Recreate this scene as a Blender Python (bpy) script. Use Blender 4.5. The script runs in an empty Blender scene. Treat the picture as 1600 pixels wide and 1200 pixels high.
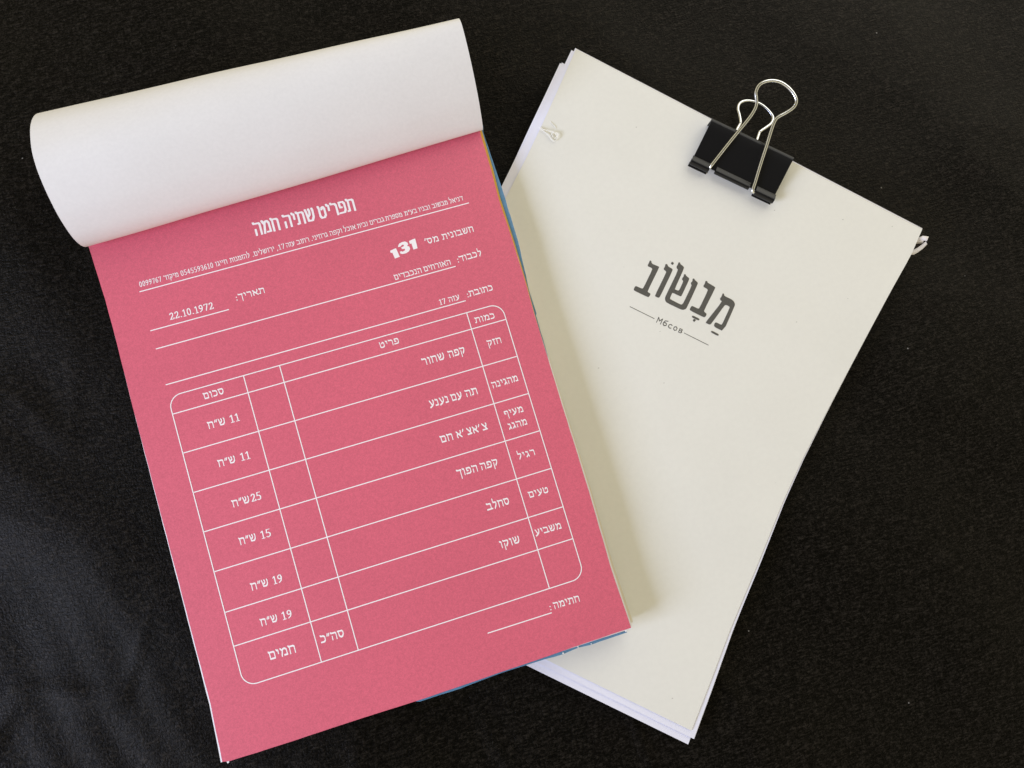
import bpy, bmesh, math, random
from mathutils import Vector, Matrix, noise
random.seed(7)
sc = bpy.context.scene
COL = sc.collection

# ------------------------------------------------------------------ camera
F = 1209.0                                    # focal length in photo pixels (1600 wide)
ROW = [(0.95451712, 0.28904118, -0.07315913),
       (-0.28030006, 0.95355886, 0.11026049),
       (0.10163136, -0.08473902, 0.99120652)]   # camera axes in page space (x right, y down, z into the page)
CAMP = (0.08726409, 0.05257303, -0.27332244)
ZP = 0.0125                                   # height of the pad's top page above the cloth
def pw(v): return Vector((v[0], -v[1], -v[2]))
RIGHT, DOWN, FWD = pw(ROW[0]), pw(ROW[1]), pw(ROW[2])
CAM = Vector((CAMP[0], -CAMP[1], ZP - CAMP[2]))
cd = bpy.data.cameras.new('camera'); cam = bpy.data.objects.new('camera', cd); COL.objects.link(cam)
m = Matrix((RIGHT, -DOWN, -FWD)).transposed().to_4x4(); m.translation = CAM
cam.matrix_world = m
cd.sensor_fit = 'HORIZONTAL'; cd.sensor_width = 36; cd.lens = 36 * F / 1600
cd.clip_start = 0.005; cd.clip_end = 20
sc.camera = cam

# ------------------------------------------------------------------ world and lamps (daylit room)
w = bpy.data.worlds.new('World'); sc.world = w; w.use_nodes = True
bg = w.node_tree.nodes['Background']; bg.inputs[0].default_value = (1.0, 0.88, 0.56, 1)
# the room: bright walls all round, a dimmer ceiling
_n = w.node_tree.nodes; _l = w.node_tree.links
_tc = _n.new('ShaderNodeTexCoord'); _sp = _n.new('ShaderNodeSeparateXYZ'); _mr = _n.new('ShaderNodeMapRange'); _mr.interpolation_type = 'SMOOTHSTEP'
_l.new(_tc.outputs['Generated'], _sp.inputs[0]); _l.new(_sp.outputs['Z'], _mr.inputs[0])
_mr.inputs[1].default_value = 0.35; _mr.inputs[2].default_value = 0.97; _mr.inputs[3].default_value = 0.76; _mr.inputs[4].default_value = 0.10
_l.new(_mr.outputs[0], bg.inputs[1])
def area(name, loc, target, size, size_y, power, color):
    l = bpy.data.lights.new(name, 'AREA'); l.shape = 'RECTANGLE'; l.size = size; l.size_y = size_y
    l.energy = power; l.color = color
    o = bpy.data.objects.new(name, l); COL.objects.link(o); o.location = loc
    o.rotation_euler = (Vector(target) - Vector(loc)).to_track_quat('-Z', 'Y').to_euler()
    return o
C0 = Vector((0.09, -0.04, 0))
area('window_light', C0 + Vector((-0.92, -0.15, 0.46)), C0, 0.40, 0.40, 12.6, (0.60, 0.68, 0.98))
area('room_light', C0 + Vector((0.52, 0.46, 0.55)), C0, 0.85, 0.85, 4.0, (0.97, 0.96, 0.92))
sc.view_settings.view_transform = 'Standard'; sc.view_settings.look = 'None'
sc.view_settings.exposure = 0.03; sc.view_settings.gamma = 1.0
sc.cycles.max_bounces = 6

# ------------------------------------------------------------------ measuring helpers
def ray(u, v): return (RIGHT * ((u - 800) / F) + DOWN * ((v - 600) / F) + FWD)
def at(u, v, z):                              # the point at height z that the photograph shows at (u, v)
    d = ray(u, v); return CAM + d * ((z - CAM.z) / d.z)
def on_plane(u, v, p, n):
    d = ray(u, v); return CAM + d * ((p - CAM).dot(n) / d.dot(n))
def lerp(a, b, t): return a + (b - a) * t
def interp(tab, t):
    for (a, za), (b, zb) in zip(tab, tab[1:]):
        if t <= b: 
            s = (t - a) / (b - a); s = max(0, s); return za + (zb - za) * s
    return tab[-1][1]
def smooth(t): t = max(0, min(1, t)); return t * t * (3 - 2 * t)

# ------------------------------------------------------------------ object helpers
def tag(o, label=None, cat=None, kind=None, group=None):
    if label: o['label'] = label
    if cat: o['category'] = cat
    if kind: o['kind'] = kind
    if group: o['group'] = group
    return o
def empty(name, loc, label, cat):
    o = bpy.data.objects.new(name, None); COL.objects.link(o); o.location = loc; o.empty_display_size = 0.01
    tag(o, label, cat); return o
def mesh(name, verts, faces, mat, parent=None, sm=False, mats=None, fm=None):
    me = bpy.data.meshes.new(name); me.from_pydata([tuple(v) for v in verts], [], faces)
    for mm in (mats or [mat]): me.materials.append(mm)
    if fm: me.polygons.foreach_set('material_index', fm)
    if sm: me.polygons.foreach_set('use_smooth', [True] * len(me.polygons))
    me.update()
    o = bpy.data.objects.new(name, me); COL.objects.link(o)
    if parent is not None:
        o.parent = parent
        bpy.context.view_layer.update()
        o.matrix_parent_inverse = parent.matrix_world.inverted()
    return o

# ------------------------------------------------------------------ materials
def mat(name, color, rough=0.6, metal=0.0, spec=0.5, bump=None, tint=None, sheen=0.0):
    """bump = [(kind, scale, distance)]; tint = (scale, amount, detail)"""
    m_ = bpy.data.materials.new(name); m_.use_nodes = True
    nt = m_.node_tree; N = nt.nodes; L = nt.links
    b = N['Principled BSDF']
    b.inputs['Base Color'].default_value = (*color, 1); b.inputs['Roughness'].default_value = rough
    b.inputs['Metallic'].default_value = metal; b.inputs['Specular IOR Level'].default_value = spec
    b.inputs['Sheen Weight'].default_value = sheen
    geo = N.new('ShaderNodeNewGeometry')
    if tint:
        cur = None
        for sc_, am, det in tint:
            n = N.new('ShaderNodeTexNoise'); n.inputs['Scale'].default_value = sc_; n.inputs['Detail'].default_value = det
            L.new(geo.outputs['Position'], n.inputs['Vector'])
            mr = N.new('ShaderNodeMapRange'); mr.inputs[1].default_value = 0.3; mr.inputs[2].default_value = 0.7
            mr.inputs[3].default_value = 1 - am; mr.inputs[4].default_value = 1 + am
            L.new(n.outputs['Fac'], mr.inputs[0])
            if cur is None: cur = mr.outputs[0]
            else:
                q = N.new('ShaderNodeMath'); q.operation = 'MULTIPLY'; L.new(cur, q.inputs[0]); L.new(mr.outputs[0], q.inputs[1]); cur = q.outputs[0]
        vm = N.new('ShaderNodeVectorMath'); vm.operation = 'SCALE'; vm.inputs[0].default_value = color
        L.new(cur, vm.inputs['Scale']); L.new(vm.outputs[0], b.inputs['Base Color'])
    if bump:
        last = None
        for sc_, dist, st in bump:
            n = N.new('ShaderNodeTexNoise'); n.inputs['Scale'].default_value = sc_; n.inputs['Detail'].default_value = 3
            L.new(geo.outputs['Position'], n.inputs['Vector'])
            bp = N.new('ShaderNodeBump'); bp.inputs['Distance'].default_value = dist; bp.inputs['Strength'].default_value = st
            L.new(n.outputs['Fac'], bp.inputs['Height'])
            if last: L.new(last.outputs[0], bp.inputs['Normal'])
            last = bp
        L.new(last.outputs[0], b.inputs['Normal'])
    return m_
PINK = mat('pink_ink_paper', (0.675, 0.127, 0.186), 0.5, spec=0.45, tint=[(2600, .10, 2), (900, .04, 2), (22, .03, 3)], bump=[(2200, 2e-5, .6), (60, 2e-4, .15)])
WHITE = mat('white_paper', (0.82, 0.815, 0.91), 0.7, spec=0.25, tint=[(700, .012, 2)], bump=[(1500, 2e-5, .4), (35, 4e-4, .25)])
ROLLW = mat('white_page_back', (0.795, 0.78, 0.775), 0.75, spec=0.2, tint=[(900, .02, 3), (40, .012, 2)], bump=[(1500, 2e-5, .5), (50, 3e-4, .25)])
PADW = mat('white_pad_page', (0.86, 0.85, 0.86), 0.7, spec=0.25)
CREAMED = mat('cream_card', (0.70, 0.66, 0.52), 0.7, spec=0.25)
YELLOW = mat('yellow_paper', (0.72, 0.42, 0.07), 0.7, spec=0.25)
BLUE = mat('blue_paper', (0.11, 0.24, 0.38), 0.6, spec=0.3, tint=[(500, .08, 2)])
PRINT = mat('white_print', (0.93, 0.89, 0.89), 0.6, spec=0.3)
INK = mat('grey_print', (0.10, 0.095, 0.082), 0.6, spec=0.3, tint=[(1800, .12, 2)])
THREAD = mat('thread', (0.86, 0.84, 0.77), 0.8, spec=0.2, bump=[(3000, 3e-5, .4)])
RIBBON = mat('ribbon', (0.86, 0.82, 0.84), 0.6, spec=0.3)
STEEL = mat('nickel_wire', (0.84, 0.86, 0.89), 0.25, metal=1.0)
BLACKM = mat('black_enamel', (0.004, 0.004, 0.005), 0.33, spec=0.42, bump=[(1500, 1e-5, .3)])

def cover_material():
    m_ = mat('cream_cover_paper', (0.80, 0.785, 0.715), 0.75, spec=0.2, tint=[(600, .012, 3), (25, .014, 2)], bump=[(1200, 2e-5, .5), (45, 4e-4, .22)])
    nt = m_.node_tree; N = nt.nodes; L = nt.links; b = N['Principled BSDF']
    src = b.inputs['Base Color'].links[0].from_socket
    geo = N.new('ShaderNodeNewGeometry')
    vo = N.new('ShaderNodeTexVoronoi'); vo.inputs['Scale'].default_value = 130
    mp = N.new('ShaderNodeMapping'); mp.inputs['Scale'].default_value = (1, 1.7, 1); mp.inputs['Rotation'].default_value = (0, 0, .6)
    L.new(geo.outputs['Position'], mp.inputs[0]); L.new(mp.outputs[0], vo.inputs['Vector'])
    lt = N.new('ShaderNodeMapRange'); lt.inputs[1].default_value = 0.022; lt.inputs[2].default_value = 0.05; lt.inputs[3].default_value = 1; lt.inputs[4].default_value = 0
    L.new(vo.outputs['Distance'], lt.inputs[0])
    sep = N.new('ShaderNodeSeparateColor'); L.new(vo.outputs['Color'], sep.inputs[0])
    gt = N.new('ShaderNodeMath'); gt.operation = 'GREATER_THAN'; gt.inputs[1].default_value = 0.78; L.new(sep.outputs[0], gt.inputs[0])
    mu = N.new('ShaderNodeMath'); mu.operation = 'MULTIPLY'; L.new(lt.outputs[0], mu.inputs[0]); L.new(gt.outputs[0], mu.inputs[1])
    m2 = N.new('ShaderNodeMath'); m2.operation = 'MULTIPLY'; L.new(mu.outputs[0], m2.inputs[0]); m2.inputs[1].default_value = .55
    mx = N.new('ShaderNodeMix'); mx.data_type = 'RGBA'; mx.inputs[7].default_value = (.25, .23, .18, 1)
    L.new(m2.outputs[0], mx.inputs[0]); L.new(src, mx.inputs[6]); L.new(mx.outputs[2], b.inputs['Base Color'])
    return m_
COVER = cover_material()

def cloth_material():
    m_ = bpy.data.materials.new('black_woven_cloth'); m_.use_nodes = True
    nt = m_.node_tree; N = nt.nodes; L = nt.links; b = N['Principled BSDF']
    geo = N.new('ShaderNodeNewGeometry')
    mp = N.new('ShaderNodeMapping'); mp.inputs['Rotation'].default_value = (0, 0, math.radians(-4))
    L.new(geo.outputs['Position'], mp.inputs[0])
    def fibres(sx, sy, det, rot=0):
        mm = N.new('ShaderNodeMapping'); mm.inputs['Scale'].default_value = (sx, sy, 600); mm.inputs['Rotation'].default_value = (0, 0, math.radians(rot))
        L.new(geo.outputs['Position'], mm.inputs[0])
        n = N.new('ShaderNodeTexNoise'); n.inputs['Scale'].default_value = 1; n.inputs['Detail'].default_value = det; n.inputs['Roughness'].default_value = .65
        n.inputs['Distortion'].default_value = .6
        L.new(mm.outputs[0], n.inputs['Vector']); return n
    weft, warp, fz = fibres(430, 1450, 2, 6), fibres(1250, 520, 2, -5), fibres(1500, 1500, 2)
    def math_(op, x, y, c=None):
        q = N.new('ShaderNodeMath'); q.operation = op
        for i_, vv in enumerate((x, y, c)):
            if vv is None: continue
            if isinstance(vv, (int, float)): q.inputs[i_].default_value = vv
            else: L.new(vv, q.inputs[i_])
        return q.outputs[0]
    s1 = math_('MULTIPLY_ADD', weft.outputs['Fac'], .55, math_('MULTIPLY', warp.outputs['Fac'], .3))
    hgt = math_('MULTIPLY_ADD', fz.outputs['Fac'], .35, s1)
    bp = N.new('ShaderNodeBump'); bp.inputs['Distance'].default_value = 4.5e-4; bp.inputs['Strength'].default_value = 1.0
    L.new(hgt, bp.inputs['Height']); L.new(bp.outputs[0], b.inputs['Normal'])
    # weave relief's light and shade put into the colour: thread tops lighter, gaps darker
    mr = N.new('ShaderNodeMapRange'); mr.inputs[1].default_value = .50; mr.inputs[2].default_value = .74; mr.inputs[3].default_value = .0; mr.inputs[4].default_value = 1.0
    L.new(hgt, mr.inputs[0])
    tp = math_('MULTIPLY_ADD', math_('POWER', mr.outputs[0], 2.0), 5.5, .06)
    vm = N.new('ShaderNodeVectorMath'); vm.operation = 'SCALE'; vm.inputs[0].default_value = (0.0037, 0.0031, 0.0025)
    L.new(tp, vm.inputs['Scale'])
    # lint caught in the weave
    vo = N.new('ShaderNodeTexVoronoi'); vo.inputs['Scale'].default_value = 170; L.new(mp.outputs[0], vo.inputs['Vector'])
    lt = N.new('ShaderNodeMapRange'); lt.inputs[1].default_value = 0.035; lt.inputs[2].default_value = 0.06; lt.inputs[3].default_value = 1; lt.inputs[4].default_value = 0
    L.new(vo.outputs['Distance'], lt.inputs[0])
    sp = N.new('ShaderNodeSeparateColor'); L.new(vo.outputs['Color'], sp.inputs[0])
    gt = N.new('ShaderNodeMath'); gt.operation = 'GREATER_THAN'; gt.inputs[1].default_value = .93; L.new(sp.outputs[0], gt.inputs[0])
    mu = N.new('ShaderNodeMath'); mu.operation = 'MULTIPLY'; L.new(lt.outputs[0], mu.inputs[0]); L.new(gt.outputs[0], mu.inputs[1])
    mx = N.new('ShaderNodeMix'); mx.data_type = 'RGBA'; mx.inputs[7].default_value = (.20, .19, .18, 1)
    L.new(mu.outputs[0], mx.inputs[0]); L.new(vm.outputs[0], mx.inputs[6]); L.new(mx.outputs[2], b.inputs['Base Color'])
    b.inputs['Roughness'].default_value = .44; b.inputs['Specular IOR Level'].default_value = .085; b.inputs['Specular Tint'].default_value = (1, .93, .80, 1)
    b.inputs['Sheen Weight'].default_value = .02; b.inputs['Sheen Roughness'].default_value = .4
    return m_
CLOTH = cloth_material()

# ------------------------------------------------------------------ the black cloth
def pad_local(x, y):                          # page space of the pad (x right, y down)
    return x, -y
def cloth_h(x, y):
    px, py = x, -y
    # the cloth is bunched up a little under the pad's left half
    k = smooth((0.075 - px) / 0.05)
    d = max(0, -0.012 - px, px - 0.13, -0.10 - py, py - 0.13)
    lift = 0.0050 * k * (1 - smooth(max(0, d - .02) / 0.12))
    n = noise.noise(Vector((x * 16, y * 16, 1.3))) * 0.6 + noise.noise(Vector((x * 38, y * 38, 4.1))) * 0.3
    # soft upright folds at the lower left, broad waves elsewhere
    wv = 2.2 * noise.noise(Vector((x * 11, y * 11, 7)))
    f1 = math.sin((x * .95 + y * .30) * 430 + wv * 2.2)
    lowleft = smooth((py - .02) / .10) * smooth((.12 - px) / .08)
    f2 = math.sin((x * .8 + y * .6) * 75 + wv)
    wr = n * .0022 + f2 * .0010 + f1 * .00022 * lowleft
    # sharper creases at the left
    c = abs(noise.noise(Vector((x * 24 + 3, y * 11 + 1, 2)))); cr = max(0, .10 - c) / .10 * .0008
    away = smooth(max(0, -0.02 - px) / 0.03) + smooth((py - .125) / .03) * (1 - smooth((px - .15) / .05))
    cr *= min(1, away)
    wr = min(wr * (.35 + .65 * smooth(d / .03)), .0010) - .0016
    if d <= 0: wr = -.0008 + wr * .3
    return lift + wr + cr
def make_cloth():
    x0, x1, y0, y1 = -.22, .42, -.30, .24
    nx, ny = 400, 340
    V = []; Fc = []
    for j in range(ny + 1):
        for i in range(nx + 1):
            x = lerp(x0, x1, i / nx); y = lerp(y0, y1, j / ny)
            V.append((x, y, cloth_h(x, y)))
    for j in range(ny):
        for i in range(nx):
            a = j * (nx + 1) + i; Fc.append((a, a + 1, a + nx + 2, a + nx + 1))
    o = mesh('black_cloth', V, Fc, CLOTH, sm=True)
    tag(o, kind='structure')
make_cloth()

# ------------------------------------------------------------------ sheets
def slab(name, outline, ztop, th, mat_, parent, edge=None):
    """a flat sheet: outline = list of (x, y), counter-clockwise"""
    n = len(outline)
    V = [(p[0], p[1], ztop) for p in outline] + [(p[0], p[1], ztop - th) for p in outline]
    Fc = [tuple(range(n)), tuple(range(2 * n - 1, n - 1, -1))]
    for i in range(n): j = (i + 1) % n; Fc.append((j, i, n + i, n + j))
    fm = [0, 0] + [1 if edge else 0] * n
    return mesh(name, V, Fc, None, parent, mats=[mat_] + ([edge] if edge else []), fm=fm)
def ccw(pts):
    a = sum(p[0] * q[1] - q[0] * p[1] for p, q in zip(pts, pts[1:] + pts[:1]))
    return pts if a > 0 else pts[::-1]
def densify(pts, step, jit, rnd):
    out = []
    for a, b in zip(pts, pts[1:] + pts[:1]):
        L_ = math.hypot(b[0] - a[0], b[1] - a[1]); k = max(1, int(L_ / step))
        for i in range(k):
            t = i / k; j = 0 if i == 0 else rnd.uniform(-jit, jit)
            nx, ny = (b[1] - a[1]) / L_, -(b[0] - a[0]) / L_
            out.append((lerp(a[0], b[0], t) + nx * j, lerp(a[1], b[1], t) + ny * j))
    return out
rnd = random.Random(3)

pad = empty('menu_pad', (0.06, -0.03, 0.0055), 'pink tear-off order pad with white printed table, its first pages rolled back over the top', 'menu pad')
def P(u, v, z=ZP): q = at(u, v, z); return (q.x, q.y)
LEFT = [(137.3, 381.7), (164.4, 468.3), (185, 546.3), (203.4, 620), (329, 1100), (347.2, 1190.3)]
BOT = [(357.5, 1189.5), (400, 1176.5), (440, 1163.5), (560, 1124), (653, 1094.5), (800, 1044.3), (880, 1016.8), (902.5, 1009), (975.6, 984.5), (986.2, 981)]
RGT = [(953.3, 883.3), (920, 766.7), (873.5, 617), (849.7, 539.3), (835, 491.7), (823.7, 450), (800.3, 373.7), (779.3, 310.7), (767.7, 266.3), (751.8, 212.7)]
TOPY = 0.066                                  # page space -y of the bound edge
tl = P(*LEFT[0]); tr = P(*RGT[-1])
TL = (tl[0] - .0002, TOPY); TR = (tr[0] + .0003, TOPY)
pink_outline = [P(*p) for p in LEFT] + [P(*p) for p in BOT] + [P(*p) for p in RGT] + [TR, TL]
pink = slab('top_page', densify(ccw(pink_outline), .004, .00006, rnd), ZP, .00016, PINK, pad, PADW)
pink['label'] = 'pink page printed with a white menu table'
# the pages below: a few slipped out of line
base = [P(*LEFT[0]), P(*LEFT[-1]), P(986, 981), P(752, 212.7)]
def off(z, dl0=0, dl1=0, dr0=0, dr1=0, db0=0, db1=0):
    """page outline with left/right edge offsets at the top and bottom, and the bottom edge offset at left and right (metres)"""
    top = TOPY - .0002; out = []
    lp = [P(*p) for p in LEFT]; rp = [P(*p) for p in RGT]; c = base[2]
    for q in lp:
        t = (lp[0][1] - q[1]) / (lp[0][1] - lp[-1][1]); out.append((q[0] - lerp(dl0, dl1, t), q[1] - db0 * (t > .99)))
    out.append((c[0] + dr1, c[1] - db1))
    for q in rp:
        t = (rp[-1][1] - q[1]) / (rp[-1][1] - c[1]); out.append((q[0] + lerp(dr0, dr1, t), q[1]))
    return ccw([(lp[0][0] - dl0, top)] + out + [(rp[-1][0] + dr0, top)])
z = ZP - .00020
slab('page', densify(off(z, -.0001, .00055, -.0001, .00035, .0001, .0003), .004, .00005, rnd), z, .00018, PADW, pad); z -= .00022
slab('page', densify(off(z, -.0004, .0002, .0009, -.0008, .0000, .0004), .004, .00005, rnd), z, .00018, YELLOW, pad)['label'] = 'yellow page showing as a thin line at the right'; z -= .00022
# blue page, turned a little clockwise: out at the upper right and along the bottom
bz = z
blue_px_r = [(979.7, 988.2), (940, 850), (837.6, 493), (838.3, 489.8), (826.8, 454.3), (809.8, 377.8), (786.4, 300.8), (755, 205.7)]
blue_px_b = [(640, 1095), (655, 1096.5), (690, 1085), (719, 1076), (756, 1061.7), (790, 1049.3), (824, 1038.8), (850, 1030.5), (880, 1022.2), (903, 1012.2), (924, 1007.5), (950, 998.3)]
bl = base[1]
bo = [(base[0][0] + .001, TOPY), (bl[0] + .003, bl[1] + .003)] + [P(u, v, bz) for u, v in blue_px_b] + [P(u, v, bz) for u, v in blue_px_r] + [(P(756, 205.7, bz)[0] + .0004, TOPY)]
slab('page', densify(ccw(bo), .003, .00009, rnd), bz, .00018, BLUE, pad, PADW)['label'] = 'blue page sticking out at the upper right and along the bottom'
z -= .00022
# torn flecks along the blue page's lower edge
for u, v, s in ((880, 1021.0, .0004), (903.5, 1011, .0004), (924, 1006.5, .00035), (978, 985.5, .0007), (963, 989, .0004), (356, 1190.3, .0007)):
    c = P(u, v, ZP - .0001); fl = []
    for k in range(6):
        a = k / 6 * 2 * math.pi; r = s * rnd.uniform(.5, 1); fl.append((c[0] + r * math.cos(a), c[1] + r * math.sin(a)))
    slab('paper_fleck', ccw(fl), ZP - .00035 if u > 500 else ZP - .0002, .00008, PADW, pad)
cols = [PADW, CREAMED, PINK, PADW, YELLOW, PADW, BLUE, PADW]
zb = .0057; k = 0
while z - .00034 > zb + .0009:
    j = rnd.uniform(-.0003, .0003)
    slab('page', off(z, j - .0009, j - .0004 + rnd.uniform(-.0002, .0002), .0003 - j * .3, .0006 + rnd.uniform(-.0002, .0002), -.0006, -.0004), z, .00031, cols[k % 8], pad); z -= .00034; k += 1
slab('back_board', off(z, 0, 0, .0007, .0022, -.0002, -.0002), z, z - zb, CREAMED, pad)['label'] = 'stiff cream backing board'
slab('binding_strip', [(TL[0], TOPY - .0002), (TR[0] + .0008, TOPY - .0002), (TR[0] + .0008, TOPY + .0008), (TL[0], TOPY + .0008)], ZP - .0002, ZP - .0002 - zb, CREAMED, pad)

# ------------------------------------------------------------------ the rolled-back pages
# section (page y, height above the page) at the left and the right end
SL = [(-63.5, -.1), (-61.0, .2), (-58.2, 2.2), (-57.0, 5.0), (-56.7, 8.5), (-57.6, 12.4), (-59.8, 16.0), (-63.4, 19.9), (-67.9, 23.0), (-72.2, 25.2), (-76.8, 26.7),
      (-82.2, 26.9), (-88.0, 25.4), (-93.2, 23.0), (-98, 19.2), (-101.6, 14.6), (-103.6, 9.5), (-103.5, 4.0), (-101.5, -1.5), (-97.5, -5.0), (-92, -6.6), (-85, -7.0), (-76, -7.1)]
SR = [(-67.5, -.1), (-65.8, .0), (-64.2, .5), (-63.3, 1.8), (-63.5, 3.6), (-64.7, 5.9), (-66.6, 8.6), (-69.6, 12.2), (-73.8, 16.0), (-79.0, 19.7), (-83.6, 22.2),
      (-87.8, 23.9), (-91.2, 24.6), (-93.6, 23.6), (-95.6, 20.6), (-97.4, 16.2), (-98.6, 10.5), (-98.8, 4.6), (-98, -1.0), (-95.5, -5.0), (-91, -6.6), (-85, -7.0), (-76, -7.1)]
def catmull(pts, sub):
    out = []
    for i in range(len(pts) - 1):
        p0 = pts[max(0, i - 1)]; p1 = pts[i]; p2 = pts[i + 1]; p3 = pts[min(len(pts) - 1, i + 2)]
        for s in range(sub):
            t = s / sub
            out.append(tuple(.5 * ((2 * b) + (c - a) * t + (2 * a - 5 * b + 4 * c - d) * t * t + (-a + 3 * b - 3 * c + d) * t ** 3) for a, b, c, d in zip(p0, p1, p2, p3)))
    out.append(pts[-1]); return out
def sheet_solid(name, grid, th, mat_, parent, edge=None, sm=True):
    """grid[j][i] of points; a solid of thickness th below the surface along its normals"""
    nj, ni = len(grid), len(grid[0])
    N_ = [[None] * ni for _ in range(nj)]
    for j in range(nj):
        for i in range(ni):
            a = grid[j][min(ni - 1, i + 1)] - grid[j][max(0, i - 1)]; b = grid[min(nj - 1, j + 1)][i] - grid[max(0, j - 1)][i]
            N_[j][i] = a.cross(b).normalized()
    V = [grid[j][i] for j in range(nj) for i in range(ni)] + [grid[j][i] - N_[j][i] * th for j in range(nj) for i in range(ni)]
    o_ = nj * ni; Fc = []; fm = []
    for j in range(nj - 1):
        for i in range(ni - 1):
            a = j * ni + i; Fc.append((a, a + 1, a + ni + 1, a + ni)); Fc.append((o_ + a, o_ + a + ni, o_ + a + ni + 1, o_ + a + 1)); fm += [0, 0]
    rim = [(0, i) for i in range(ni)] + [(j, ni - 1) for j in range(1, nj)] + [(nj - 1, i) for i in range(ni - 2, -1, -1)] + [(j, 0) for j in range(nj - 2, 0, -1)]
    top = [j * ni + i for j, i in rim]
    n0 = len(V); nr = len(top); V += [V[a] for a in top] + [V[o_ + a] for a in top]      # the rim has its own corners, so the faces stay flat up to the edge
    for k in range(nr): q = (k + 1) % nr; Fc.append((n0 + q, n0 + k, n0 + nr + k, n0 + nr + q)); fm.append(1 if edge else 0)
    ob = mesh(name, V, Fc, None, parent, mats=[mat_] + ([edge] if edge else []), fm=fm)
    if sm:
        ob.data.polygons.foreach_set('use_smooth', [k < 2 * (nj - 1) * (ni - 1) for k in range(len(Fc))])
    return ob
ca, cb = catmull(SL, 5), catmull(SR, 5)
for q in range(3):
    inset = q * .00032
    g = []
    for i_u in range(33):
        t = i_u / 32
        x = lerp(-.0123 + q * .0002, .1319 - q * .0002, t)
        line = []
        pts = [(lerp(a[0], b[0], t) * .001, lerp(a[1], b[1], t) * .001) for a, b in zip(ca, cb)]
        for k in range(len(pts)):
            a = pts[max(0, k - 1)]; b = pts[min(len(pts) - 1, k + 1)]
            tx, tz = b[0] - a[0], b[1] - a[1]; L_ = math.hypot(tx, tz) or 1
            nx_, nz_ = -(-tz) / L_, -tx / L_                      # outward (away from the roll's inside)
            bow = .00022 * noise.noise(Vector((x * 30, k * .045, 3))) * min(1, k / 12) + .0004 * math.sin(math.pi * t) * math.sin(math.pi * k / len(pts))
            line.append(Vector((x, -(pts[k][0] + nx_ * (bow - inset)), ZP + .0004 + pts[k][1] + nz_ * (bow - inset))))
        g.append(line)
    o = sheet_solid('rolled_page', g, .00014, ROLLW, pad, WHITE)
    if q == 0: o['label'] = 'blank white back of a page rolled over the top of the pad'

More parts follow.
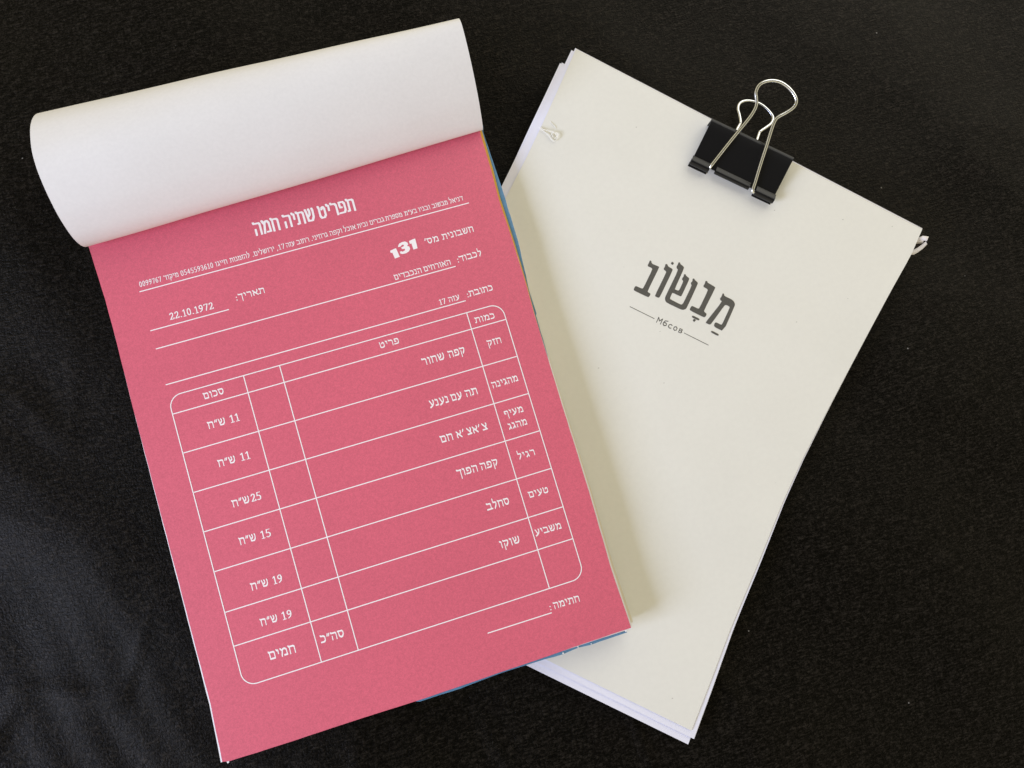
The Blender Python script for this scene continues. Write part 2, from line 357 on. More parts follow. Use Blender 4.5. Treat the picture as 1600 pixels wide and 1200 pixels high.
# ------------------------------------------------------------------ lettering: strokes of a flat nib, in units of the letter height
G = {
 'א': (.86, [[(.10, .93), (.22, .78), (.66, .2), (.80, .06)], [(.72, .97), (.76, .78), (.66, .58), (.56, .48)], [(.34, .62), (.15, .42), (.14, .2), (.20, .07)]]),
 'ב': (.84, [[(.08, .98), (.14, .9), (.55, .89), (.66, .78), (.66, .12)], [(.05, .1), (.84, .1)]]),
 'ג': (.56, [[(.10, .98), (.14, .9), (.36, .88), (.40, .45), (.50, .06)], [(.42, .38), (.12, .06)]]),
 'ד': (.80, [[(.06, .98), (.10, .9), (.78, .89)], [(.62, .88), (.62, .06)]]),
 'ה': (.82, [[(.06, .98), (.12, .9), (.62, .89), (.72, .8), (.72, .06)], [(.18, .46), (.17, .06)]]),
 'ו': (.38, [[(.08, .98), (.12, .9), (.27, .87), (.27, .06)]]),
 'ז': (.42, [[(.06, .98), (.12, .88), (.38, .92)], [(.24, .88), (.22, .5), (.24, .06)]]),
 'ח': (.84, [[(.06, .98), (.12, .9), (.62, .89), (.74, .8), (.74, .06)], [(.18, .88), (.17, .06)]]),
 'ט': (.82, [[(.08, .97), (.14, .85), (.13, .25), (.26, .1), (.56, .1), (.71, .25), (.71, .72), (.60, .88), (.46, .84), (.40, .72)]]),
 'י': (.36, [[(.08, .98), (.12, .9), (.26, .87), (.25, .52)]]),
 'כ': (.72, [[(.08, .98), (.14, .9), (.46, .88), (.62, .72), (.62, .27), (.46, .1), (.07, .1)]]),
 'ך': (.74, [[(.06, .98), (.12, .9), (.68, .88)], [(.58, .87), (.58, -.32)]]),
 'ל': (.66, [[(.12, 1.42), (.14, .92), (.50, .88), (.56, .76), (.48, .45), (.26, .05)]]),
 'מ': (.88, [[(.08, .97), (.18, .82), (.30, .70), (.14, .06)], [(.26, .70), (.42, .88), (.60, .90), (.76, .74), (.78, .1)], [(.46, .1), (.80, .1)]]),
 'ם': (.82, [[(.06, .98), (.12, .9), (.62, .89), (.72, .8), (.72, .1), (.18, .1), (.16, .88)]]),
 'נ': (.54, [[(.10, .98), (.14, .9), (.34, .88), (.40, .78), (.40, .12)], [(.05, .1), (.42, .1)]]),
 'ס': (.82, [[(.04, .92), (.60, .89), (.71, .72), (.70, .42), (.56, .16), (.40, .09), (.24, .18), (.14, .45), (.14, .88)]]),
 'ע': (.78, [[(.12, .96), (.20, .82), (.42, .22)], [(.60, .96), (.68, .82), (.60, .42), (.40, .16), (.08, -.02)]]),
 'פ': (.80, [[(.34, .5), (.18, .52), (.15, .9), (.56, .89), (.70, .74), (.70, .27), (.56, .1), (.06, .1)]]),
 'ף': (.78, [[(.34, .5), (.18, .52), (.15, .9), (.56, .89), (.66, .8), (.66, -.32)]]),
 'צ': (.78, [[(.10, .97), (.20, .82), (.64, .12)], [(.60, .97), (.67, .84), (.60, .6), (.48, .48)], [(.07, .1), (.68, .1)]]),
 'ק': (.80, [[(.06, .98), (.12, .9), (.62, .89), (.71, .78), (.64, .45), (.44, .14)], [(.20, .50), (.20, -.32)]]),
 'ר': (.72, [[(.08, .98), (.13, .9), (.50, .89), (.62, .76), (.62, .06)]]),
 'ש': (.96, [[(.08, .97), (.14, .8), (.22, .12), (.62, .1), (.80, .35), (.84, .8), (.78, .97)], [(.42, .97), (.49, .8), (.44, .55), (.20, .40)]]),
 'ת': (.88, [[(.08, .98), (.14, .9), (.66, .89), (.77, .8), (.77, .06)], [(.24, .88), (.22, .12), (.06, .1)]]),
 '"': (.46, [[(.20, 1.02), (.10, .72)], [(.40, 1.02), (.30, .72)]]),
 "'": (.26, [[(.20, 1.05), (.08, .74)]]),
 ':': (.28, [[(.12, .56), (.14, .57)], [(.12, .04), (.14, .05)]]),
 '.': (.28, [[(.12, .06), (.15, .06)]]),
 ',': (.28, [[(.15, .06), (.08, -.16)]]),
}
D = {
 '0': (.62, [[(.31, 1.0), (.14, .86), (.09, .5), (.14, .14), (.31, 0), (.48, .14), (.53, .5), (.48, .86), (.31, 1.0)]]),
 '1': (.50, [[(.10, .82), (.28, .98), (.28, .02)], [(.12, .0), (.42, .0)]]),
 '2': (.62, [[(.10, .78), (.20, .95), (.38, .98), (.50, .82), (.46, .56), (.10, .04)], [(.08, .03), (.54, .03), (.56, .18)]]),
 '3': (.60, [[(.10, .85), (.26, 1), (.46, .88), (.44, .64), (.26, .54), (.48, .42), (.50, .16), (.32, 0), (.08, .08)]]),
 '4': (.62, [[(.42, 0), (.42, .98), (.06, .3), (.58, .3)]]),
 '5': (.60, [[(.50, 1.0), (.18, 1.0), (.12, .58), (.36, .6), (.52, .42), (.48, .14), (.28, 0), (.08, .08)]]),
 '6': (.62, [[(.50, .98), (.22, .80), (.10, .4), (.18, .08), (.34, 0), (.50, .12), (.52, .40), (.36, .56), (.14, .42)]]),
 '7': (.60, [[(.08, .82), (.12, .96), (.54, .96), (.26, 0)]]),
 '9': (.62, [[(.14, .02), (.40, .20), (.53, .6), (.46, .92), (.30, 1), (.13, .88), (.10, .62), (.26, .46), (.50, .58)]]),
}
CY = {
 'М': (.72, [[(.06, 0), (.06, 1), (.34, .42), (.62, 1), (.62, 0)]]),
 'б': (.64, [[(.54, 1.02), (.18, .88), (.08, .5), (.10, .18), (.30, 0), (.52, .16), (.52, .44), (.32, .60), (.10, .44)]]),
 'с': (.62, [[(.50, .62), (.30, .72), (.10, .54), (.10, .18), (.30, 0), (.50, .10)]]),
 'о': (.64, [[(.30, .72), (.10, .54), (.10, .18), (.30, 0), (.50, .18), (.50, .54), (.30, .72)]]),
 'в': (.60, [[(.10, .02), (.10, .70), (.38, .70), (.46, .54), (.36, .38), (.12, .37)], [(.36, .38), (.50, .20), (.40, .02), (.10, .02)]]),
}
def hull(pts):
    pts = sorted(set((round(a, 9), round(b, 9)) for a, b in pts))
    if len(pts) < 3: return pts
    def half(ps):
        h = []
        for p in ps:
            while len(h) > 1 and (h[-1][0] - h[-2][0]) * (p[1] - h[-2][1]) - (h[-1][1] - h[-2][1]) * (p[0] - h[-2][0]) <= 0: h.pop()
            h.append(p)
        return h
    a = half(pts); b = half(pts[::-1]); return a[:-1] + b[:-1]
class Ink:
    """flat print: each stroke segment lies a few thousandths of a millimetre above the one before it, so none share a plane"""
    def __init__(s, z): s.V = []; s.F = []; s.z = z; s.k = 0
    def poly(s, pts):
        n = len(s.V); zz = s.z + (s.k % 14) * 3e-6; s.k += 1
        s.V += [(p[0], p[1], zz) for p in pts]; s.F.append(tuple(range(n, n + len(pts))))
    def seg(s, a, b, ex, ey, wx, wy):
        pts = []
        for c in (a, b):
            for sx, sy in ((.5, .35), (.35, .5), (-.35, .5), (-.5, .35), (-.5, -.35), (-.35, -.5), (.35, -.5), (.5, -.35)):
                pts.append((c[0] + sx * wx, c[1] + sy * wy))
        s.poly([(p[0] * ex[0] + p[1] * ey[0] + ex[2], p[0] * ex[1] + p[1] * ey[1] + ey[2]) for p in hull(pts)])
    def build(s, name, mat_, parent): return mesh(name, s.V, s.F, mat_, parent)
def word(ink, text, A, B, h, nib=(.13, .19), dnib=(.15, .085), z=ZP, sp=.10, table=None):
    """text given in the order it is read from left to right; A, B: world points of its baseline ends; h: letter height in metres"""
    gl = []
    for ch in text:
        if ch in D: gl.append((D[ch], dnib, 1.08))
        elif table and ch in table: gl.append((table[ch], nib, 1))
        else: gl.append((G[ch], ((.17, .17) if ch in ":." else (.12, .14)) if ch in ":.,'\"" else nib, 1))
    tot = sum(g[0][0] for g in gl) + sp * (len(gl) - 1)
    Lw = math.hypot(B[0] - A[0], B[1] - A[1]); dx, dy = (B[0] - A[0]) / Lw, (B[1] - A[1]) / Lw
    sx = (Lw / h) / tot                       # stretch of the letter forms, the nib stays as it is
    x = 0
    for (wd, strokes), nb, hh in gl:
        for st in strokes:
            for p, q in zip(st, st[1:]):
                ink.seg(((x + p[0]) * sx, p[1] * hh), ((x + q[0]) * sx, q[1] * hh), (dx * h, dy * h, A[0]), (-dy * h, dx * h, A[1]), *nb)
        x += wd + sp
def rule(ink, A, B, wd):
    L_ = math.hypot(B[0] - A[0], B[1] - A[1]); dx, dy = (B[0] - A[0]) / L_ * wd / 2, (B[1] - A[1]) / L_ * wd / 2
    ink.poly([(A[0] - dy * 1, A[1] + dx), (A[0] + dy, A[1] - dx), (B[0] + dy, B[1] - dx), (B[0] - dy, B[1] + dx)])
MMPX = .2735 / F                              # metres per photo pixel on the page
PZ = ZP + .00002
def textline(name, p0, p1, hpx, words, nib=(.125, .21), dnib=(.16, .08)):
    """p0, p1: ends of the baseline in the photograph; words: (text, x0, x1) with the extent of each word"""
    ink = Ink(PZ)
    def pt(x): t = (x - p0[0]) / (p1[0] - p0[0]); return P(x, lerp(p0[1], p1[1], t))
    for tx, a, b in words: word(ink, tx, pt(a), pt(b), hpx * MMPX, nib, dnib)
    return ink.build(name, PRINT, pink)
def rev(s): return s[::-1]

textline('title_text', (403.5, 368.2), (557, 329.0), 22, [(rev('חמה'), 399.5, 439), (rev('שתיה'), 446, 494.5), (rev('תפריט'), 500.5, 557)], nib=(.15, .125))
textline('address_text', (218.6, 448.6), (724.3, 312.9), 7.4, [
 ('0099767', 218.6, 253), (rev('מיקוד'), 257, 279.8), ('0545593610', 283.2, 334), (rev('חייגו'), 337.5, 356), (rev('להזמנות'), 360.2, 391),
 ('.' + rev('ירושלים'), 395.3, 429.6), (',17', 433, 445.4), (rev('עזה'), 448, 461.2), (rev('רחוב'), 464.6, 483.9), ('.' + rev('גרוזיני'), 487.3, 512.8),
 (rev('וקפה'), 516.2, 535.4), (rev('אוכל'), 538.2, 556.7), (rev('ובית'), 559.5, 575.3), (rev('גברים'), 578.8, 600.8), (rev('מספרת'), 603.3, 629.4),
 (rev('בע"מ'), 632.9, 652.1), (rev('ובניו'), 654.9, 672.8), (rev('מבשוב'), 676.2, 700.3), (rev('דניאל'), 703, 724.3)], nib=(.125, .14), dnib=(.13, .09))
textline('invoice_text', (665.9, 382.2), (740.9, 361.6), 9.3, [(rev("מס'"), 665, 686.5), (rev('חשבונית'), 692, 740.9)], nib=(.13, .19))
textline('honoree_text', (717, 409.6), (753.5, 399.2), 9, [(':', 715.5, 718), (rev('לכבוד'), 718.6, 753.5)])
textline('guests_text', (617.1, 437.9), (705.1, 413.2), 8.4, [(rev('הנכבדים'), 617.1, 659.7), (rev('האורחים'), 663.2, 705.1)], nib=(.13, .17))
textline('address_label_text', (731.3, 464.4), (770.8, 453.2), 9, [(':', 730.6, 733), (rev('כתובת'), 734, 770.8)])
textline('street_text', (687.5, 476.6), (719, 467.6), 8, [('17', 687.5, 697.3), (rev('עזה'), 701.8, 719)], nib=(.13, .17))
textline('date_label_text', (373.4, 468.4), (414.6, 457.2), 8.8, [(':', 369, 372.4), (rev('תאריך'), 373.4, 414.6)])
textline('date_text', (266.1, 499.9), (334.4, 482.0), 9.6, [('22.10.1972', 266.1, 334.4)], dnib=(.15, .11))
textline('table_heading_text', (743, 505.2), (773.8, 497), 8.8, [(rev('כמות'), 743, 773.8)])
textline('table_heading_text', (594.2, 544.7), (624.5, 536.2), 9.4, [(rev('פריט'), 594.2, 624.5)])
textline('table_heading_text', (319, 624.3), (351, 615), 9.6, [(rev('סכום'), 319, 351)])
textline('note_text', (762.5, 541.4), (784.3, 535.2), 9.2, [(rev('חזק'), 762.5, 784.3)])
textline('item_text', (660.5, 571.3), (727.7, 551.8), 10.6, [(rev('שחור'), 660.5, 696), (rev('קפה'), 701.8, 727.7)])
textline('note_text', (769.8, 606.8), (810.3, 594.8), 9.4, [(rev('מהגינה'), 769.8, 810.3)])
textline('item_text', (672.3, 637), (747.3, 615.2), 10.6, [(rev('נענע'), 672.3, 702.3), (rev('עם'), 706, 723.3), (rev('תה'), 728.5, 747.3)])
textline('note_text', (788.5, 651.9), (818.5, 643), 9.2, [(rev('מעיף'), 788.5, 818.5)])
textline('note_text', (795.3, 671.4), (824.5, 662.8), 9.2, [(rev('מהגג'), 795.3, 824.5)])
textline('item_text', (689.5, 692.4), (763, 670.4), 10.6, [(rev('חם'), 689.5, 709), ('א', 714.3, 722.8), ("'", 724, 727), ('צא', 731, 748), ("'", 748.8, 751.8), ('צ', 754.6, 763)])
textline('note_text', (809.8, 718.3), (836.8, 710.4), 9.2, [(rev('רגיל'), 809.8, 836.8)])
textline('item_text', (715.3, 745.4), (779, 726.8), 10.6, [(rev('הפוך'), 715.3, 747.5), (rev('קפה'), 752, 779)])
textline('note_text', (827, 778.4), (857.8, 769.2), 9.4, [(rev('טעים'), 827, 857.8)])
textline('item_text', (761.8, 798), (797, 787.4), 10.6, [(rev('סחלב'), 761.8, 797)])
textline('note_text', (837.3, 837.4), (878, 825.4), 9.4, [(rev('משביע'), 837.3, 878)])
textline('item_text', (782.3, 857), (813.5, 847.6), 10.6, [(rev('שוקו'), 782.3, 813.5)])
textline('signature_text', (861, 953), (906.6, 939.4), 9.4, [(':', 859.5, 862.5), (rev('חתימה'), 866, 906.6)])
for a, b, s0, s1, n0, n1, num in (((325.8, 670.5), (375.3, 656.5), 325.8, 353.5, 360.3, 375.3, '11'), ((341.8, 730), (391.8, 715.8), 341.8, 369.3, 376.8, 391.8, '11'),
        ((363.9, 793), (409.3, 779.4), 363.9, 391.4, 393.5, 409.3, '25'), ((374.9, 851.8), (424.4, 837.4), 374.9, 401.7, 408.6, 424.4, '15'),
        ((393, 922.8), (442.5, 908.6), 393, 420.8, 427.5, 442.5, '19'), ((408, 978.6), (457.5, 964), 408, 435, 441.7, 457.5, '19')):
    textline('price_text', a, b, 10.4, [(rev('ש"ח'), s0, s1), (num, n0, n1)], dnib=(.16, .10))
textline('total_text', (502, 1005.3), (539, 994.4), 11, [(rev('סה"כ'), 502, 539)])
textline('total_text', (421.3, 1031.8), (463.3, 1018.9), 12, [(rev('חמים'), 421.3, 463.3)])
ink = Ink(PZ)
for po in ([(215, 232), (266, 207), (282, 203), (325, 300), (270, 320), (240, 252), (222, 257)],
           [(305, 178), (318, 150), (350, 133), (385, 126), (411, 138), (420, 158), (408, 178), (432, 182), (443, 208), (430, 238), (395, 260), (355, 269), (330, 262), (326, 240), (345, 238), (358, 242), (385, 226), (382, 208), (352, 214), (341, 194), (369, 180), (372, 164), (352, 163), (332, 185), (308, 190)],
           [(430, 120), (482, 97), (500, 92), (527, 203), (480, 217), (457, 148), (438, 153)]):
    ink.poly([P(580 + x / 7.273, 360 + y / 7.273) for x, y in po])
ink.build('number_text', PRINT, pink)
# ruled lines and the table frame (page metres from the frame's upper left corner)
ink = Ink(PZ)
LW = .00034
for a, b in (((217.9, 456), (732.6, 317)), ((234.9, 516.9), (357.8, 483.6)), ((243.5, 545.3), (712, 416.1)), ((259, 601.3), (727.7, 469.8)), ((762, 989.4), (862.2, 957.3))):
    ink = Ink(PZ); rule(ink, P(*a), P(*b), LW); ink.build('form_line', PRINT, pink)
ink = Ink(PZ)
XS = [0, .02626, .0390, .10708, .12]; YS = [0, .0062, .02016, .03413, .04796, .06183, .07586, .08744, .10127]
R_ = .0044
for y in YS[1:8]: rule(ink, (LW / 2, -y), (XS[4] - LW / 2, -y), LW)
for x in XS[1:4]: rule(ink, (x, -LW / 2), (x, -YS[8] + LW / 2), LW)
W_, H_ = XS[4], YS[8]; fr = []
for cx, cy, a0 in ((R_, -R_, 180), (W_ - R_, -R_, 90), (W_ - R_, -H_ + R_, 0), (R_, -H_ + R_, -90)):
    for k in range(13):
        a = math.radians(a0 - 90 * k / 12); fr.append((cx, cy, math.cos(a), math.sin(a)))
zf = PZ + 45e-6; n0 = len(ink.V)
for s in (R_ + LW / 2, R_ - LW / 2): ink.V += [(cx + c * s, cy + d * s, zf) for cx, cy, c, d in fr]
nf = len(fr)
for k in range(nf): j = (k + 1) % nf; ink.F.append((n0 + k, n0 + j, n0 + nf + j, n0 + nf + k))
ink.build('table_frame', PRINT, pink)

# ------------------------------------------------------------------ the clipped stack of sheets
stack = empty('paper_stack', (0.2, -0.05, 0.0), 'stack of white sheets under a cream cover with a dark grey logo', 'paper stack')
ZT = [(0, .0088), (.08, .0079), (.2, .0063), (.35, .0049), (.5, .0040), (.7, .0034), (.85, .0034), (1, .0037)]
def zprof(v): return interp(ZT, v)
def curved_sheet(name, LE, RE, dz, th, mat_, edge=None, wave=0):
    """LE / RE: left and right edges as [(v, px, py)] traced in the photograph, at the height the sheet has there"""
    le = [(v, at(x, y, zprof(v) + dz)) for v, x, y in LE]; re = [(v, at(x, y, zprof(v) + dz)) for v, x, y in RE]
    def ev(e, v):
        for (a, pa), (b, pb) in zip(e, e[1:]):
            if v <= b + 1e-9: return pa.lerp(pb, (v - a) / (b - a))
        return e[-1][1]
    g = []
    nv, nu = 44, 28
    for i in range(nu + 1):
        u = i / nu; col_ = []
        for j in range(nv + 1):
            v = j / nv; p = ev(le, v).lerp(ev(re, v), u)
            zz = zprof(v) + dz
            zz += wave * .0006 * max(0, v - .55) * u
            col_.append(Vector((p.x, p.y, zz)))
        g.append(col_[::-1])
    return sheet_solid(name, g, th, mat_, stack, edge)
cTL, cTR, cBR = (899.5, 77), (1440.5, 358.5), (1080, 1141.5)
RE0 = [(0, 1440.5, 358.5), (.05, 1423.5, 398), (.12, 1391.5, 455), (.355, 1292.8, 640), (.455, 1254.5, 715), (.54, 1223.5, 782), (.62, 1196.5, 849), (.67, 1182, 885), (.79, 1142, 980), (.9, 1111, 1062), (1, 1080, 1141.5)]
p3 = at(*cTL, zprof(0)) + at(*cBR, zprof(1)) - at(*cTR, zprof(0))
def topx(p):
    d = p - CAM; k = d.dot(FWD); return (800 + F * d.dot(RIGHT) / k, 600 + F * d.dot(DOWN) / k)
# bottom-left corner hidden under the pad: prolong the visible left edge and the visible bottom edge
bl0 = topx(Vector((p3.x, p3.y, zprof(1))))
LE0 = [(0, 899.8, 77), (.075, 872.7, 138), (.145, 845.5, 198), (.21, 821, 249), (.285, 790.5, 309), (1, bl0[0], bl0[1])]
def fix_bl(): 
    a, b = (854, 1031), (1079, 1141)         # visible bottom edge
    t = (bl0[0] - a[0]) / (b[0] - a[0]); return (bl0[0], lerp(a[1], b[1], t))
LE0[-1] = (1, *fix_bl())
cover = curved_sheet('cover_sheet', LE0, RE0, 0, .00022, COVER, WHITE)
cover['label'] = 'cream flecked cover sheet with a dark grey logo'
def shifted(E, tabl):
    out = []
    for v, x, y in E:
        dx = interp([(a, b) for a, b, c in tabl], v); dy = interp([(a, c) for a, b, c in tabl], v); out.append((v, x + dx, y + dy))
    return out
L1 = [(0, -7, 1.5), (.14, -9, -3), (.2, -14, -5), (1, -7, 9)]
R1 = [(0, -1, -2), (.6, 3, 1.5), (.8, 4, 2), (1, 4, 13)]
curved_sheet('sheet', shifted(LE0, L1), shifted(RE0, R1), -.00030, .00014, WHITE, WHITE, 0)
curved_sheet('sheet', shifted(LE0, [(0, -1, -1.7), (.14, -5, -1), (1, -6, 5)]), shifted(RE0, [(0, .5, -1.7), (.03, 0, 0), (.6, 1.5, 0), (1, 4.5, 13)]), -.00050, .00014, WHITE, WHITE)
curved_sheet('sheet', shifted(LE0, [(0, -25, 22), (.14, -19, 3), (1, -14, 17)]), shifted(RE0, [(0, -22, 12), (.5, -6, 0), (.8, -1, 4), (1, -5, 21.5)]), -.00075, .00016, WHITE, WHITE)
curved_sheet('sheet', shifted(LE0, [(0, -22, 21), (.14, -17, 2), (1, -13, 14)]), shifted(RE0, [(0, -22, 12), (.5, -8, 0), (.8, -2, 3), (1, -7, 17)]), -.00100, .00016, WHITE, WHITE)
curved_sheet('sheet', shifted(LE0, [(0, -24, 22), (.14, -18, 2), (1, -14, 19)]), shifted(RE0, [(0, -24, 12), (.5, -8, 0), (.8, -2, 5), (1, -6, 19)]), -.00125, .00016, WHITE, WHITE)

# height of the cover where a photo point falls
def v_of(u, v):
    a, b = at(1169, 217, .0088), at(920, 1075, .0037)
    p = at(u, v, .0045); d = b - a; return max(0, min(1, (p - a).dot(d) / d.dot(d)))
bpy.context.view_layer.update()
from mathutils.bvhtree import BVHTree
_bv = BVHTree.FromObject(cover, bpy.context.evaluated_depsgraph_get())
def on_cover(u, v, up=.0):
    d = ray(u, v).normalized(); o_ = cover.matrix_world.inverted()
    hit, nrm, _, _ = _bv.ray_cast(o_ @ CAM, o_.to_3x3() @ d)
    if hit is None: return at(u, v, zprof(v_of(u, v)) + up)
    return cover.matrix_world @ hit + Vector((0, 0, up))
def LG(x, y): return (960 + x / 6.668, 380 + y / 6.668)
LOGO = [
 [(370,178),(386,188),(386,203),(398,218),(462,243),(467,252),(345,500),(352,512),(372,523),(375,535),(360,560),(345,561),(205,494),(200,480),(215,450),(228,447),(285,473),(300,470),(396,272),(388,258),(350,242),(346,230),(360,203)],
 [(540,215),(554,226),(557,240),(603,268),(607,282),(475,558),(460,570),(427,556),(422,545),(540,305),(535,290),(515,276),(514,262),(526,245),(530,222)],
 [(602,192),(622,210),(604,229),(586,210)],
 [(670,197),(685,205),(686,217),(720,243),(725,262),(627,480),(635,483),(660,494),(675,490),(716,400),(712,388),(703,378),(708,362),(720,350),(725,322),(742,325),(746,340),(778,364),(778,380),(700,548),(688,555),(608,517),(600,522),(578,572),(582,585),(690,640),(706,637),(720,620),(806,440),(798,428),(796,412),(812,398),(815,368),(832,370),(838,385),(866,408),(868,425),(755,670),(740,688),(715,695),(690,690),(548,622),(530,600),(526,572),(538,540),(665,280),(648,260),(648,240),(658,228)],
 [(950,390),(967,398),(970,412),(1048,456),(1050,468),(932,703),(937,716),(958,734),(958,750),(942,771),(925,770),(790,702),(784,688),(800,657),(815,655),(870,683),(885,678),(975,490),(965,475),(930,457),(927,443),(940,425)],
 [(812,752),(888,788),(880,808),(805,772)],
 [(831,786),(850,803),(830,822),(814,803)],
 [(1128,520),(1142,532),(1143,545),(1160,558),(1215,583),(1240,603),(1255,630),(1252,655),(1135,918),(1055,880),(1035,860),(1046,830),(1060,825),(1110,850),(1122,845),(1200,675),(1198,660),(1178,650),(1160,643),(1145,650),(1012,835),(995,850),(952,832),(955,818),(1122,608),(1102,592),(1100,575),(1114,560)],
 [(1012,910),(1088,950),(1080,968),(1003,928)]]
def cover_print(name, polys):
    V = []; Fc = []
    for k, po in enumerate(polys):
        n = len(V); V += [on_cover(*p, .00004 + (k % 9) * 5e-6) for p in po]; Fc.append(tuple(range(n, n + len(po))))
    o = mesh(name, V, Fc, INK, cover); return o
def chaikin(p):
    out = []
    for a, b in zip(p, p[1:] + p[:1]):
        out += [(a[0] * .8 + b[0] * .2, a[1] * .8 + b[1] * .2), (a[0] * .2 + b[0] * .8, a[1] * .2 + b[1] * .8)]
    return out
cover_print('logo_lettering', [[LG(*p) for p in chaikin(po)] for po in LOGO])
def thin(a, b, wpx):
    L_ = math.hypot(b[0] - a[0], b[1] - a[1]); dx, dy = (b[0] - a[0]) / L_ * wpx / 2, (b[1] - a[1]) / L_ * wpx / 2
    return [(a[0] - dy, a[1] + dx), (a[0] + dy, a[1] - dx), (b[0] + dy, b[1] - dx), (b[0] - dy, b[1] + dx)]
cover_print('logo_line', [thin(LG(160, 660), LG(417, 787), .9)]); cover_print('logo_line', [thin(LG(725, 935), LG(980, 1063), .9)])
polys = []
A_, B_ = LG(434, 822), LG(703, 943)
ik = Ink(0)
word(ik, 'Мбсов', (A_[0], -A_[1]), (B_[0], -B_[1]), 8.6, nib=(.12, .12), table=CY, sp=.12)
for f in ik.F: polys.append([(ik.V[i][0], -ik.V[i][1]) for i in f])
cover_print('logo_subtitle', polys)

# ------------------------------------------------------------------ tubes
def tube(name, pts, r, mat_, parent, seg=12, sub=6, closed_ends=True, rr=None, kind=None):
    P3 = catmull([tuple(p) for p in pts], sub); P3 = [Vector(p) for p in P3]
    V = []; Fc = []; up = None
    for i, p in enumerate(P3):
        t = (P3[min(len(P3) - 1, i + 1)] - P3[max(0, i - 1)]).normalized()
        if up is None: up = t.cross(Vector((0, 0, 1))); up = up.normalized() if up.length > 1e-4 else Vector((1, 0, 0))
        up = (up - t * up.dot(t)).normalized(); s = t.cross(up)
        rad = r if rr is None else r * interp(rr, i / (len(P3) - 1))
        for k in range(seg):
            a = 2 * math.pi * k / seg; V.append(p + (up * math.cos(a) + s * math.sin(a)) * rad)
    for i in range(len(P3) - 1):
        for k in range(seg):
            a = i * seg + k; b = i * seg + (k + 1) % seg; Fc.append((a, b, b + seg, a + seg))
    Fc.append(tuple(range(seg))[::-1]); Fc.append(tuple(range(len(V) - seg, len(V))))
    return mesh(name, V, Fc, mat_, parent, sm=True)
# thread knot on the cover's left edge
def TK(x, y, up): return on_cover(760 + x / 4.615, 60 + y / 4.615, up)
knot = tube('thread_knot', [TK(383, 640, .0002), TK(396, 660, .0005), TK(418, 676, .0004), TK(445, 700, .0006), TK(475, 738, .0005), TK(495, 742, .0007), TK(514, 722, .0009), TK(510, 694, .0010), TK(488, 683, .0008), TK(470, 692, .0006), TK(482, 718, .0005)], .00016, THREAD, stack)
tube('thread_tail', [TK(395, 655, .0006), TK(428, 668, .0008), TK(470, 680, .0009), TK(500, 700, .0011), TK(502, 722, .0010), TK(488, 728, .0009)], .00014, THREAD, stack)
tube('thread_tail', [TK(462, 600, .0001), TK(475, 618, .0002), TK(492, 634, .0002), TK(502, 650, .0001)], .00010, THREAD, stack)
# ribbon ends past the upper right corner
def RB(x, y, z): return at(1370 + x / 12, 320 + y / 12, z)
def ribbon(name, top, bot, zs, mat_=RIBBON):
    g = []
    n = len(top)
    for k in range(5):
        t = k / 4; g.append([RB(lerp(a[0], b[0], t), lerp(a[1], b[1], t), zz + .0004 * math.sin(t * math.pi)) for a, b, zz in zip(top, bot, zs)])
    sheet_solid(name, g, -.00018 if False else .00018, mat_, stack)
ribbon('ribbon_end', [(740, 670), (790, 620), (860, 588), (920, 594), (968, 604)], [(745, 690), (800, 668), (860, 662), (905, 672), (932, 678)], [.0068, .0070, .0074, .0075, .0073])
ribbon('ribbon_end', [(725, 690), (770, 676), (815, 670), (850, 668), (882, 672)], [(720, 726), (760, 724), (800, 720), (830, 718), (858, 712)], [.0048, .0048, .0049, .0049, .0050])
ribbon('ribbon_end', [(620, 880), (690, 850), (770, 805), (850, 745), (920, 692)], [(610, 930), (690, 932), (770, 885), (855, 822), (938, 738)], [.0060, .0058, .0056, .0055, .0054])

# ------------------------------------------------------------------ the binder clip
SA, SB = at(1112.8, 184.5, .0152), at(1241.5, 246.0, .0152)
e1 = SB - SA; WC = e1.length; e1.normalize()
LA, LB = at(1078, 255.5, .0101), at(1205, 316.5, .0101)
e2 = Vector((e1.y, -e1.x, 0));
if e2.dot(LA - SA) < 0: e2 = -e2
DP = ((LA - SA).dot(e2) + (LB - SB).dot(e2)) / 2           # depth of the plates seen from above
clip = empty('binder_clip', tuple((SA + SB) / 2 - Vector((0, 0, .0125))), 'black metal binder clip with silver wire handles gripping the cream sheets', 'binder clip')
def CP(u, d, z): return Vector((SA.x, SA.y, 0)) + e1 * (u * WC) + e2 * d + Vector((0, 0, z))
def plate(name, prof, u0, u1, th, mat_, parent):
    """a bent strip: prof = [(distance from the spine, height)], from u0 to u1 across"""
    g = []
    for k in range(2): g.append([CP(lerp(u0, u1, k), d, z_) for d, z_ in prof])
    return sheet_solid(name, g[::-1], th, mat_, parent)
mid = .0089
body_prof = []
top = [(DP - .0016, .0103), (DP * .6, .0121), (DP * .25, .0140), (.0013, .0151), (.0003, .0152), (-.0003, .0148), (-.0005, .0140)]
bot = [(-.0005, .0034), (-.0003, .0026), (.0003, .0022), (.0013, .0023), (DP * .25, .0034), (DP * .6, .0053), (DP - .0016, .0071)]
plate('clip_body', top + bot, .004, .996, .00045, BLACKM, clip)
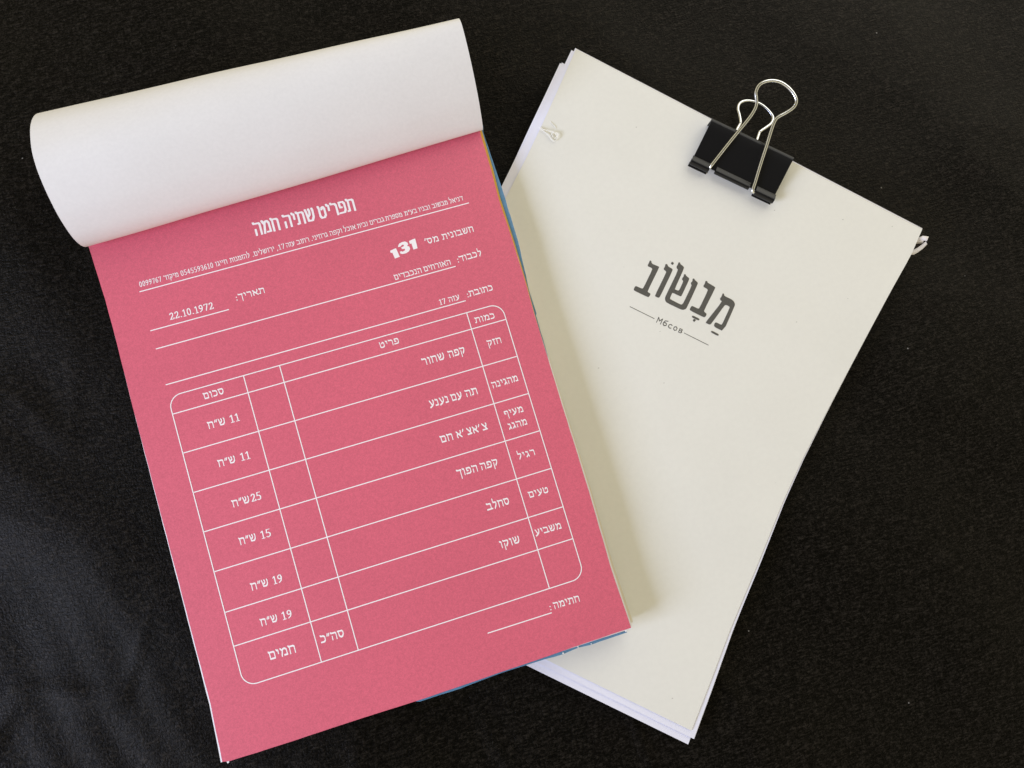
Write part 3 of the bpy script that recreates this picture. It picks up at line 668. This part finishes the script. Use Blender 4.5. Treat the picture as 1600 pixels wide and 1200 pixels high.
def lip(u0, u1, r, sgn, dd=0):
    pr = []
    zc = mid + sgn * (.0001 + .00175)
    z0 = (.0103 if sgn > 0 else .0075)
    for k in range(11):
        a = math.radians(100 - k * 27)
        pr.append((DP - .0008 + dd + r * math.cos(a), zc + sgn * r * math.sin(a)))
    pr = [(DP - .0030, z0 + sgn * .00045)] + pr
    g = [[CP(u0, d, z_) for d, z_ in pr], [CP(u1, d, z_) for d, z_ in pr]]
    sheet_solid('clip_lip', g[::-1] if sgn > 0 else g, .0003, BLACKM, clip)
for s in (1, -1):
    lip(-.006, .215, .00105, s); lip(.775, 1.006, .00105, s)
    lip(.285, .70, .0007, s, -.0004)
def handle(name, mid_px, plane_pt, slope, base, r=.00058):
    n = (e1.cross(-e2 + Vector((0, 0, slope)))).normalized()
    return [on_plane(u, v, plane_pt, n) for u, v in mid_px]
pv = CP(.5, DP - .0006, .0118)
H = lambda x, y: (1060 + x / 5.4545, 110 + y / 5.4545)
front = [H(283, 808), H(340, 735), H(460, 583), H(590, 424), H(640, 352), H(664, 295), H(664, 240), H(660, 185), H(686, 130), H(735, 98), H(800, 88), H(870, 102), H(935, 145), H(985, 205), H(1005, 262), H(982, 315), H(925, 357), H(860, 392), H(825, 425), H(795, 500), H(752, 640), H(700, 800), H(655, 950), H(632, 1030)]
fp = handle('wire_handle', front, pv, .335, None)
ends0 = [CP(.14, DP - .0008, .0106), CP(.205, DP - .0008, .0107)]; ends1 = [CP(.795, DP - .0008, .0107), CP(.86, DP - .0008, .0106)]
tube('wire_handle', [ends0[0], ends0[1]] + fp + ends1, .00062, STEEL, clip, sub=5)
back = [H(505, 492), H(528, 445), H(520, 385), H(507, 330), H(520, 285), H(560, 262), H(620, 262), H(690, 284), H(745, 322), H(790, 372), H(806, 410), H(790, 452), H(745, 488), H(700, 520), H(680, 560)]
bpv = CP(.5, 0, .0016)
n = (e1.cross(-e2 + Vector((0, 0, -.02)))).normalized()
bp_ = [on_plane(u, v, bpv, n) for u, v in back]
b0 = [CP(.14, DP - .0008, .0070), CP(.20, DP - .0008, .0070), CP(.235, DP - .003, .0058), CP(.32, DP * .4, .0026)]
b1 = [CP(.66, DP * .4, .0026), CP(.765, DP - .003, .0058), CP(.80, DP - .0008, .0070), CP(.86, DP - .0008, .0070)]
bt = tube('wire_handle', b0 + bp_ + b1, .00058, STEEL, clip, sub=5)
# small lint specks on the cloth are part of its weave (material)
